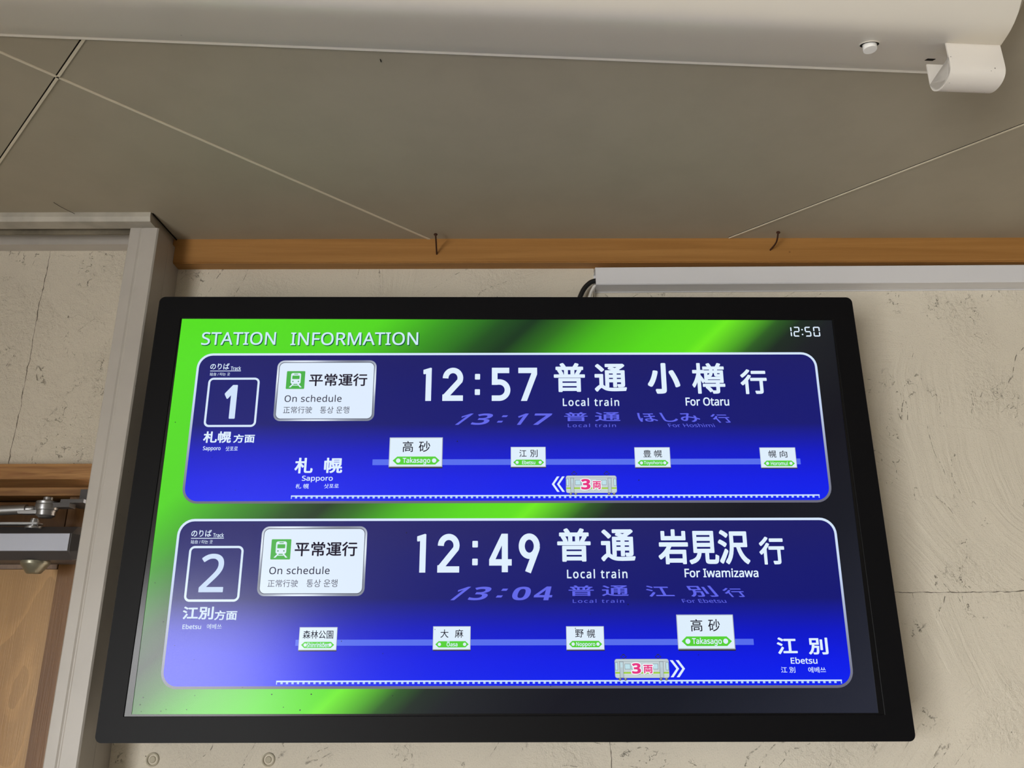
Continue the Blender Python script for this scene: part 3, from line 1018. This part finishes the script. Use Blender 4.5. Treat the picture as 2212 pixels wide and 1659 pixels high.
panel('upper blue panel for track 1', dict(
    y0=105.5, left=True,
    noriba=(101.5, 135.9, 156.7, 154.5), track=(161.3, 145.1, 190.7, 158.1 - 1.2), ul=(102.3, 158.2, 191.4, 160.0), zhan=(102.4, 163.9, 160.7, 173.6),
    box=(100.5, 179.6, 249.0, 325.4), num=('1', (151.8, 201.4, 187.1, 301.3), 0.03),
    dir=[('札幌', (104.0, 338.0, 182.8, 371.2), KB), ('方面', (189.4, 346.5, 249.6, 371.1), KB), ('Sapporo', (106.4, 381.1, 156.0, 395.6), -0.0146), ('삿포로', (170.2, 381.2, 204.6, 394.4), 0.006)],
    sign=(296.5, 127.8, 584.1, 308.5), icon=(325.5, 160.2, 378.7, 213.8),
    status=[('平常運行', (391.3, 168.1, 559.3, 205.5), 0.017), ('On schedule', (324.9, 231.8, 488.4, 252.6), -0.008), ('正常行驶', (323.7, 265.8, 405.9, 286.1), 0.0), ('통상 운행', (428.9, 266.0, 511.8, 286.4), 0.0)],
    dep=[('1', (720.7, 150.5, 744.8, 250.1), NB), ('2', (777.1, 150.7, 836.2, 250.2), NB), (':', (870.2, 169.6, 885.0, 232.7), NB), ('5', (919.0, 151.0, 972.5, 250.5), NB), ('7', (995.6, 151.1, 1050.0, 250.7), NB),
         ('普', (1098.2, 137.1, 1188.2, 224.4), KB), ('通', (1215.7, 139.5, 1308.3, 223.6), KB), ('Local train', (1122.6, 242.2, 1283.9, 266.2), -0.018),
         ('小', (1369.1, 137.7, 1462.4, 230.0), KB + 0.012), ('樽', (1497.1, 137.9, 1592.0, 230.3), KB - 0.006), ('行', (1636.8, 157.3, 1712.8, 231.6), KB), ('For Otaru', (1474.5, 241.2, 1599.0, 265.9), -0.020)],
    next=[('1', [(845.1, 287.4), (867.9, 287.5), (824.4, 320.5), (801.7, 320.4)], 0.01), ('3', [(882.6, 287.5), (929.9, 287.6), (904.1, 320.6), (857.9, 320.5)], 0.01),
          (':', [(951.5, 293.0), (965.8, 293.0), (947.6, 314.0), (933.3, 314.0)], 0.01), ('1', [(1000.1, 287.7), (1025.3, 287.8), (1000.9, 320.8), (977.2, 320.8)], 0.01),
          ('7', [(1043.5, 287.8), (1092.5, 287.9), (1074.7, 321.0), (1029.2, 320.9)], 0.01), ('普', Rq(1125.6, 284.3, 1192.5, 310.4), KM), ('通', Rq(1213.6, 284.5, 1286.1, 310.6), KM),
          ('Local train', Rq(1135.5, 317.8, 1272.0, 327.8), 0.0), ('ほしみ', [(1330.3, 286.4), (1498.4, 286.7), (1520.0, 313.5), (1342.1, 313.2)], KM),
          ('行', [(1536.7, 290.5), (1586.3, 290.6), (1608.7, 315.7), (1558.3, 315.6)], KM), ('For Hoshimi', [(1418.3, 317.7), (1549.0, 317.9), (1554.1, 328.6), (1424.1, 328.3)], 0.0)],
    route=(585.8, 419.2, 1785.4, 435.6), rail=(364.8, 519.8, 1828.1),
    term=[('札', (368.5, 414.2, 419.4, 458.4), KB), ('幌', (450.9, 414.3, 502.2, 457.6), KB), ('Sapporo', (391.5, 464.9, 477.5, 483.3), -0.0146), ('札 幌', (375.4, 487.4, 412.2, 500.8), 0.004), ('삿포로', (454.4, 487.5, 495.4, 500.3), 0.004)],
    plates=[((631.4, 356.8, 781.7, 441.5), [('高', (668.7, 367.4, 698.6, 398.7)), ('砂', (714.1, 367.5, 746.5, 398.4))], (642.1, 411.5, 774.2, 434.4), 'Takasago', (670.2, 414.6, 747.6, 433.8)),
            ((973.2, 384.6, 1071.8, 442.3), [('江', (997.3, 392.8, 1017.9, 413.3)), ('別', (1027.6, 392.4, 1048.8, 413.4))], (980.2, 420.8, 1066.8, 436.7), 'Ebetsu', (1005.2, 423.4, 1041.8, 434.1)),
            ((1321.1, 386.3, 1421.3, 444.1), [('豊', (1345.7, 394.1, 1367.6, 414.6)), ('幌', (1376.4, 394.2, 1398.1, 415.0))], (1328.4, 422.8, 1415.6, 438.9), 'Toyohoro', (1346.0, 425.4, 1398.2, 437.4)),
            ((1673.3, 387.6, 1774.4, 445.9), [('幌', (1697.8, 395.8, 1719.3, 416.3)), ('向', (1729.2, 396.6, 1750.1, 416.4))], (1681.5, 425.0, 1768.9, 440.8), 'Horomui', (1701.6, 427.6, 1748.8, 438.3))],
    train=((1126.4, 466.0, 1267.9, 514.8), (1168.7, 475.6, 1194.8, 505.2), (1201.0, 482.0, 1223.9, 504.3), 1), chev=(1087.3, 468.4, 1121.6, 511.4)))

panel('lower blue panel for track 2', dict(
    y0=583.5, left=False,
    noriba=(100.8, 613.3, 155.8, 631.6), track=(160.6, 622.0, 189.7, 633.4), ul=(101.2, 635.1, 190.5, 636.9), zhan=(101.6, 640.2, 161.1, 650.5),
    box=(99.9, 656.4, 247.8, 802.4), num=('2', (136.5, 677.2, 202.0, 777.9), 0.0099),
    dir=[('江別', (101.3, 814.8, 183.1, 847.4), KB), ('方面', (186.1, 824.8, 246.1, 849.2), KB), ('Ebetsu', (104.7, 859.7, 153.9, 871.7), -0.0144), ('에베쓰', (169.1, 858.9, 208.1, 871.8), 0.004)],
    sign=(293.3, 604.5, 581.1, 788.4), icon=(321.8, 638.9, 375.5, 692.8),
    status=[('平常運行', (386.3, 646.0, 556.1, 684.6), 0.017), ('On schedule', (322.1, 711.5, 484.7, 731.7), -0.008), ('正常行驶', (320.5, 745.7, 401.8, 765.0), 0.0), ('통상 운행', (424.8, 745.2, 507.5, 765.2), 0.0)],
    dep=[('1', (717.8, 625.2, 742.5, 728.0), NB), ('2', (774.6, 625.3, 833.7, 728.1), NB), (':', (868.6, 644.4, 883.5, 709.1), NB), ('4', (914.5, 625.3, 975.4, 727.4), NB), ('9', (994.6, 624.7, 1052.0, 727.6), NB),
         ('普', (1099.4, 611.1, 1190.2, 700.2), KB), ('通', (1218.1, 613.8, 1311.0, 699.4), KB), ('Local train', (1124.3, 719.9, 1286.7, 744.0), -0.018),
         ('岩', (1373.5, 614.4, 1454.8, 707.5), KB), ('見', (1456.5, 618.8, 1537.6, 707.6), KB), ('沢', (1536.7, 616.5, 1621.1, 707.8), KB), ('行', (1647.5, 634.7, 1715.4, 708.7), KB), ('For Iwamizawa', (1440.9, 718.5, 1639.4, 742.0), -0.020)],
    next=[('1', [(843.8, 765.0), (866.9, 765.0), (821.4, 799.7), (797.5, 799.6)], 0.01), ('3', [(880.0, 765.1), (928.1, 765.1), (902.6, 799.8), (856.4, 799.8)], 0.01),
          (':', [(951.5, 770.2), (966.0, 770.2), (947.5, 793.0), (932.4, 793.0)], 0.01), ('0', [(984.9, 765.3), (1032.0, 765.3), (1019.0, 800.1), (971.1, 800.0)], 0.01),
          ('4', [(1041.7, 764.7), (1089.9, 764.8), (1080.7, 800.2), (1031.7, 800.1)], 0.01), ('普', Rq(1127.5, 762.2, 1195.2, 789.5), KM), ('通', Rq(1216.8, 762.4, 1288.3, 789.7), KM),
          ('Local train', Rq(1138.2, 797.7, 1275.1, 807.1), 0.0), ('江', [(1331.1, 763.3), (1394.7, 763.4), (1413.0, 792.0), (1341.6, 791.8)], KM),
          ('別', [(1437.8, 763.5), (1506.6, 763.6), (1530.2, 792.2), (1456.5, 792.0)], KM), ('行', [(1533.7, 769.7), (1587.0, 769.8), (1608.3, 793.0), (1554.2, 792.9)], KM),
          ('For Ebetsu', [(1427.7, 797.6), (1543.5, 797.8), (1548.9, 807.7), (1432.5, 807.5)], 0.0)],
    route=(406.3, 899.0, 1611.4, 914.2), rail=(363.8, 999.9, 1831.8),
    term=[('江', (1671.7, 895.7, 1724.6, 937.2), KB), ('別', (1753.9, 896.5, 1805.4, 938.3), KB), ('Ebetsu', (1704.0, 945.2, 1773.5, 961.0), -0.0148), ('江 別', (1676.6, 968.8, 1713.4, 983.0), 0.004), ('에베쓰', (1747.5, 969.0, 1793.0, 983.1), 0.004)],
    plates=[((414.8, 867.5, 515.2, 925.9), [('森林公園', (424.8, 875.6, 504.7, 896.5))], (421.7, 904.3, 508.7, 919.9), 'Shinrinkōen', (436.8, 905.8, 495.2, 918.0)),
            ((767.5, 866.0, 866.9, 925.3), [('大', (787.2, 874.0, 808.5, 894.9)), ('麻', (825.4, 873.7, 847.4, 895.0))], (774.3, 903.4, 862.0, 919.0), 'Ōasa', (804.0, 904.4, 832.7, 916.4)),
            ((1118.7, 866.6, 1218.7, 926.0), [('野', (1142.6, 874.7, 1164.6, 894.6)), ('幌', (1174.1, 874.4, 1195.0, 895.4))], (1125.5, 903.3, 1212.8, 919.3), 'Nopporo', (1144.6, 906.4, 1194.5, 919.3)),
            ((1411.6, 837.7, 1562.3, 925.3), [('高', (1448.2, 849.4, 1479.5, 880.2)), ('砂', (1494.8, 849.2, 1525.7, 880.2))], (1422.0, 892.8, 1554.3, 916.8), 'Takasago', (1449.6, 896.3, 1527.5, 916.1))],
    train=((1243.5, 948.2, 1385.3, 995.4), (1288.3, 958.6, 1311.7, 984.7), (1318.3, 962.8, 1342.4, 983.8), 0), chev=(1389.9, 951.6, 1426.7, 993.4)))

S = Sheet('dust_speck', disp, 14)
rnd = random.Random(4)
for k in range(46):
    x = rnd.random() ** 1.7 * 1500 + 10
    y = 1075 - rnd.random() ** 2.2 * 900
    S.disc(x, y, rnd.uniform(0.9, 1.9), (20, 22, 34), 0, 7)
o = S.done()
o['kind'] = 'stuff'

# ------------------------------------------------------------------ cable duct and the two cables
duct = empty('cable_duct', (0.1352, YW, ZC + 0.565), (0, math.radians(-0.28), 0))
tag(duct, 'white plastic cable duct on the wall above the right half of the display', 'cable duct')
bm = bmesh.new()
bm_box(bm, 0.0, 2.4, -0.0025, 0.0, -0.0158, 0.0160)
bm_box(bm, 0.0, 2.4, -0.0100, -0.0025, -0.0149, -0.0136)
bm_box(bm, 0.0, 2.4, -0.0100, -0.0025, 0.0143, 0.0154)
bm_done('duct_base', bm, M_DUCT, duct)
bm = bmesh.new()
prof = [(-0.0315, 0.0145), (-0.0305, 0.0155), (-0.0105, 0.0155), (-0.0105, 0.0142), (-0.0300, 0.0142), (-0.0300, -0.0135), (-0.0105, -0.0135), (-0.0105, -0.0150), (-0.0300, -0.0150), (-0.0315, -0.0136)]
bm_prism(bm, prof, 0.0, 2.4, lambda t, u, v: (t, u, v))
bm_done('duct_cover', bm, M_DUCT, duct)

pts = spline([(0.175, 1.184, ZC + 0.5625), (0.1365, 1.184, ZC + 0.5610), (0.1225, 1.185, ZC + 0.5540), (0.113, 1.186, ZC + 0.5400), (0.107, 1.187, ZC + 0.520), (0.103, 1.187, ZC + 0.480), (0.102, 1.187, ZC + 0.430)])
tag(tube('power_cable', pts, 0.0040, M_CBLACK), 'thick black cable curving from the duct down behind the display', 'cable')
pts = spline([(0.175, 1.186, ZC + 0.5540), (0.1385, 1.186, ZC + 0.5535), (0.1315, 1.187, ZC + 0.5485), (0.1272, 1.188, ZC + 0.5385), (0.1245, 1.189, ZC + 0.525), (0.123, 1.190, ZC + 0.480), (0.122, 1.190, ZC + 0.430)])
tag(tube('signal_cable', pts, 0.0026, M_CWHITE), 'thin white cable curving from the duct beside the black one', 'cable')

# ------------------------------------------------------------------ nails in the batten
def nail(base, mid, head, label):
    base, mid, head = Vector(base), Vector(mid), Vector(head)
    n = empty('nail', base)
    tag(n, label, 'nail', 'rusty nails in the pine batten')
    d0 = (mid - base).normalized()
    pts = [p - base for p in spline([base - d0 * 0.006, base, mid, head], 8)]
    tube('shank', pts, 0.0013, M_RUST, n, 12)
    d = (pts[-1] - pts[-4]).normalized()
    lathe('head', [(0, -0.0012), (0.0014, -0.0012), (0.0030, 0.0), (0.0031, 0.0007), (0.0026, 0.0011), (0, 0.0013)], aim(pts[-1], d), M_RUST, n, 20)
nail((-0.1223, 1.183, ZC + 0.6089), (-0.1217, 1.164, ZC + 0.6163), (-0.1211, 1.145, ZC + 0.6238), 'straight rusty nail in the batten, left of the pair')
nail((0.4238, 1.183, ZC + 0.6153), (0.4285, 1.165, ZC + 0.6200), (0.4259, 1.145, ZC + 0.6262), 'bent rusty nail in the batten, right of the pair')

# ------------------------------------------------------------------ wall plugs below the display
def plug(x, z, label):
    p = empty('wall_plug', (x, YW, ZC + z))
    tag(p, label, 'wall plug', 'plastered wall plugs below the display')
    M = aim((0, 0, 0), (0, -1, 0))
    lathe('plug_rim', [(0.0092, -0.001), (0.0090, 0.0012), (0.0080, 0.0020), (0.0068, 0.0014), (0.0064, -0.0006)], M, M_PLUG, p, 28)
    lathe('plug_screw', [(0.0060, -0.001), (0.0042, 0.0004), (0.0036, 0.0012), (0.0, 0.0012)], M, M_PLUG, p, 24)
plug(-0.4932, -0.1475, 'round plastered wall plug under the lower left corner of the display')
plug(-0.3345, -0.1480, 'round plastered wall plug under the display, farther right of two')

# ------------------------------------------------------------------ fluorescent fixture on the ceiling
FB = Vector((0.4852, 0.7808, CEIL))
FE = Vector((0.99817, 0.0605, 0)); FN = Vector((0.0605, -0.99817, 0))
fx = empty('fluorescent_fixture', FB)
tag(fx, 'white enamelled fluorescent light fixture with an empty lamp side, fixed under the ceiling', 'light fixture')
def fp(s, n, d): return FE * s + FN * n + Vector((0, 0, -d))
# inverted-V body: far flank, rounded ridge, near flank; (n, drop, end offset)
prof = [(0, 0, .0664), (0, .0022, .0650), (.0022, .0036, .0640), (.0055, .0030, .0628), (.0070, .0042, .0620), (.030, .0140, .0513), (.060, .0265, .0374), (.080, .0348, .0281), (.092, .0393, .0229), (.102, .0423, .0190), (.110, .0437, .0166),
        (.118, .0437, .0149), (.126, .0423, .0134), (.136, .0393, .0113), (.148, .0348, .0076), (.168, .0265, .0066), (.198, .0140, .0056), (.221, .0042, .0052), (.2225, .0030, .0050), (.2258, .0036, .0050), (.228, .0022, .0050), (.228, 0, .0050)]
bm = bmesh.new()
LEFT = -1.30
Rr = [bm.verts.new(fp(s, a, b)) for a, b, s in prof]
Ll = [bm.verts.new(fp(LEFT - s, a, b)) for a, b, s in prof]
for i in range(len(prof) - 1):
    bm.faces.new((Rr[i], Rr[i + 1], Ll[i + 1], Ll[i]))
bm.faces.new(Rr); bm.faces.new(Ll[::-1]); bm.faces.new((Rr[0], Ll[0], Ll[-1], Rr[-1]))
bm_done('housing', bm, M_FIX, fx, 30)

def socket(s0, s1, flip=False):
    """U-shaped socket cover hanging from the flank, open towards the lamp"""
    t = 0.0016
    mid = [(.0900, .0372), (.0902, .0500), (.0904, .0620), (.0898, .0700), (.0868, .0752), (.0812, .0785), (.0745, .0795), (.0675, .0785), (.0612, .0752), (.0566, .0700), (.0545, .0620), (.0545, .0500), (.0548, .0365)]
    P = [Vector((p.x, p.y)) for p in spline([(a, b, 0) for a, b in mid], 4)]
    O, I = [], []
    for i, p in enumerate(P):
        d = (P[min(i + 1, len(P) - 1)] - P[max(i - 1, 0)]).normalized()
        nn = Vector((d.y, -d.x))
        O.append(p + nn * t / 2); I.append(p - nn * t / 2)
    bm = bmesh.new()
    bm_prism(bm, [tuple(p) for p in O + I[::-1]], s0, s1, lambda q, u, v: fp(q, u, v))
    # back wall holding the contacts
    n = len(I)
    back = [tuple(p) for p in I[::2]] + [(.062, .0285), (.084, .0375)]
    bm_prism(bm, back, s0 + (s1 - s0) * 0.86, s1 - (s1 - s0) * 0.02, lambda q, u, v: fp(q, u, v))
    bmesh.ops.triangulate(bm, faces=[f for f in bm.faces if len(f.verts) > 4])
    return bm_done('lamp_socket', bm, M_SOCK, fx, 35)
socket(-0.0365, 0.0225)
socket(LEFT + 0.0365, LEFT - 0.0225)
bm = bmesh.new()
bm_prism(bm, [(.0405, .0177), (.0462, .0201), (.0462, .0212), (.0405, .0188)], -0.0275, -0.0185, lambda q, u, v: fp(q, u, v))
bm_done('socket_slot_shade', bm, M_HOLESHADE, fx)  # dark wedge painting the shade of the slot at the lip
fl = Vector((-0.36, 0.93, 0)).normalized()
sn = FN * fl.x + Vector((0, 0, -1)) * fl.y
ST = fp(-0.1120, 0.0790, 0.0345)
lathe('starter_hole', [(0.0108, -0.001), (0.0106, 0.0005), (0.0096, 0.0006), (0.0092, -0.001)], aim(ST, sn), M_FIX, fx, 32)
lathe('starter_recess_shade', [(0.0094, 0.0003), (0.0, 0.0003)], aim(ST, sn), M_HOLESHADE, fx, 32)  # flat dark disc painting the shade inside the starter hole
lathe('glow_starter', [(0.0070, -0.004), (0.0070, 0.0062), (0.0067, 0.0068), (0.0, 0.0069)], aim(ST, (0, 0.06, -1)), M_STARTER, fx, 32)

# ------------------------------------------------------------------ door closer
dc = empty('door_closer', (-0.75, 1.2, ZC + 0.14))
tag(dc, 'silver and dark grey overhead door closer with folding steel arm', 'door closer')
def cl(x, y, z): return Vector((x + 0.75, y - 1.2, z - 0.14))
bm = bmesh.new()
prof = [(1.172, .1556), (1.172, .1306), (1.183, .1188), (1.247, .1188), (1.247, .1672), (1.186, .1672)]
rings = []
for x, k in ((-1.02, 1.0), (-0.637, 1.0), (-0.6275, 0.86)):
    rings.append([bm.verts.new(cl(x, 1.247 - (1.247 - y) * (k if k == 1 else 0.86), .143 + (z - .143) * k)) for y, z in prof])
for A, B in zip(rings, rings[1:]):
    for i in range(len(A)):
        bm.faces.new((A[i], A[(i + 1) % len(A)], B[(i + 1) % len(A)], B[i]))
bm.faces.new(rings[0]); bm.faces.new(rings[-1])
bm_done('body', bm, M_CLOSERD, dc)
a, b = cl(-1.01, 1.1696, .1309), cl(-0.6388, 1.1722, .1553)
bm = bmesh.new(); bm_box(bm, a.x, b.x, a.y, b.y, a.z, b.z)
bm_done('cover_plate', bm, M_CLOSER, dc)
lathe('valve_cap', [(0.0192, 0.0), (0.0195, 0.0035), (0.0185, 0.0055), (0.0100, 0.0175), (0.0088, 0.0182), (0.0, 0.0182)], aim(cl(-0.6975, 1.198, .1192), (0, 0, -1)), M_KNOB, dc, 36)
bm = bmesh.new()
bm_tube(bm, [cl(-1.02, 1.182, .1790), cl(-0.7150, 1.182, .1925)], 0.0074, 16)
bm_tube(bm, [cl(-0.7150, 1.182, .1925), cl(-0.7060, 1.182, .1930), cl(-0.7030, 1.182, .1932)], [0.0052, 0.0050, 0.0034], 16)
bm_done('main_arm', bm, M_STEEL, dc, 40)
a, b = cl(-0.724, 1.174, .1850), cl(-0.684, 1.192, .1905)
bm = bmesh.new(); bm_box(bm, a.x, b.x, a.y, b.y, a.z, b.z)
bmesh.ops.bevel(bm, geom=bm.edges[:], offset=0.0012, segments=2, affect='EDGES')
bm_done('arm_tongue', bm, M_STEEL, dc, 40)
lathe('pivot', [(0.0, .1800), (.0088, .1800), (.0100, .1815), (.0128, .1832), (.0132, .1865), (.0135, .1905), (.0150, .1912), (.0156, .1935), (.0156, .1985), (.0146, .1995), (.0152, .2005), (.0152, .2035), (.0080, .2045), (.0066, .2060), (.0066, .2100), (0, .2105)],
      Matrix.Translation(cl(-0.6870, 1.184, 0)), M_STEEL, dc, 32)
a, b = cl(-0.6870, 1.176, .1945), cl(-0.6500, 1.194, .2012)
bm = bmesh.new(); bm_box(bm, a.x, b.x, a.y, b.y, a.z, b.z)
a, b = cl(-0.6640, 1.176, .2010), cl(-0.6300, 1.2322, .2062)
bm_box(bm, a.x, b.x, a.y, b.y, a.z, b.z)
a, b = cl(-0.6640, 1.226, .2030), cl(-0.6300, 1.2322, .2300)
bm_box(bm, a.x, b.x, a.y, b.y, a.z, b.z)
bm_done('arm_shoe', bm, M_CLOSERD, dc)
a, b = cl(-1.02, 1.172, .1690), cl(-0.6900, 1.190, .1722)
bm = bmesh.new(); bm_box(bm, a.x, b.x, a.y, b.y, a.z, b.z)
bmesh.ops.bevel(bm, geom=bm.edges[:], offset=0.0010, segments=2, affect='EDGES')
bm_done('lower_arm', bm, M_STEEL, dc, 40)
lathe('spindle', [(0.0, .1640), (.0115, .1640), (.0115, .1670), (.0060, .1680), (.0060, .1760), (.0050, .1765), (.0050, .1785), (0, .1787)], Matrix.Translation(cl(-0.7000, 1.182, 0)), M_STEEL, dc, 24)

# ------------------------------------------------------------------ bits of dirt on the ceiling
pts = [(-0.1496, 0.756, CEIL - 0.0008), (-0.1490, 0.7582, CEIL - 0.0012), (-0.1492, 0.7612, CEIL - 0.0006)]
tag(tube('insect', pts, [0.0003, 0.0007, 0.0004], M_DUST, seg=8), 'tiny dark dead insect on the ceiling just below the light fixture', 'insect')
pts = spline([(-0.690, 1.066, CEIL - 0.0005), (-0.684, 1.078, CEIL - 0.002), (-0.673, 1.0955, CEIL - 0.003)], 5)
tag(tube('dust_thread', pts, 0.00035, M_DUST, seg=6), 'thin dark dust thread above the uppermost off-white rail', 'thread')
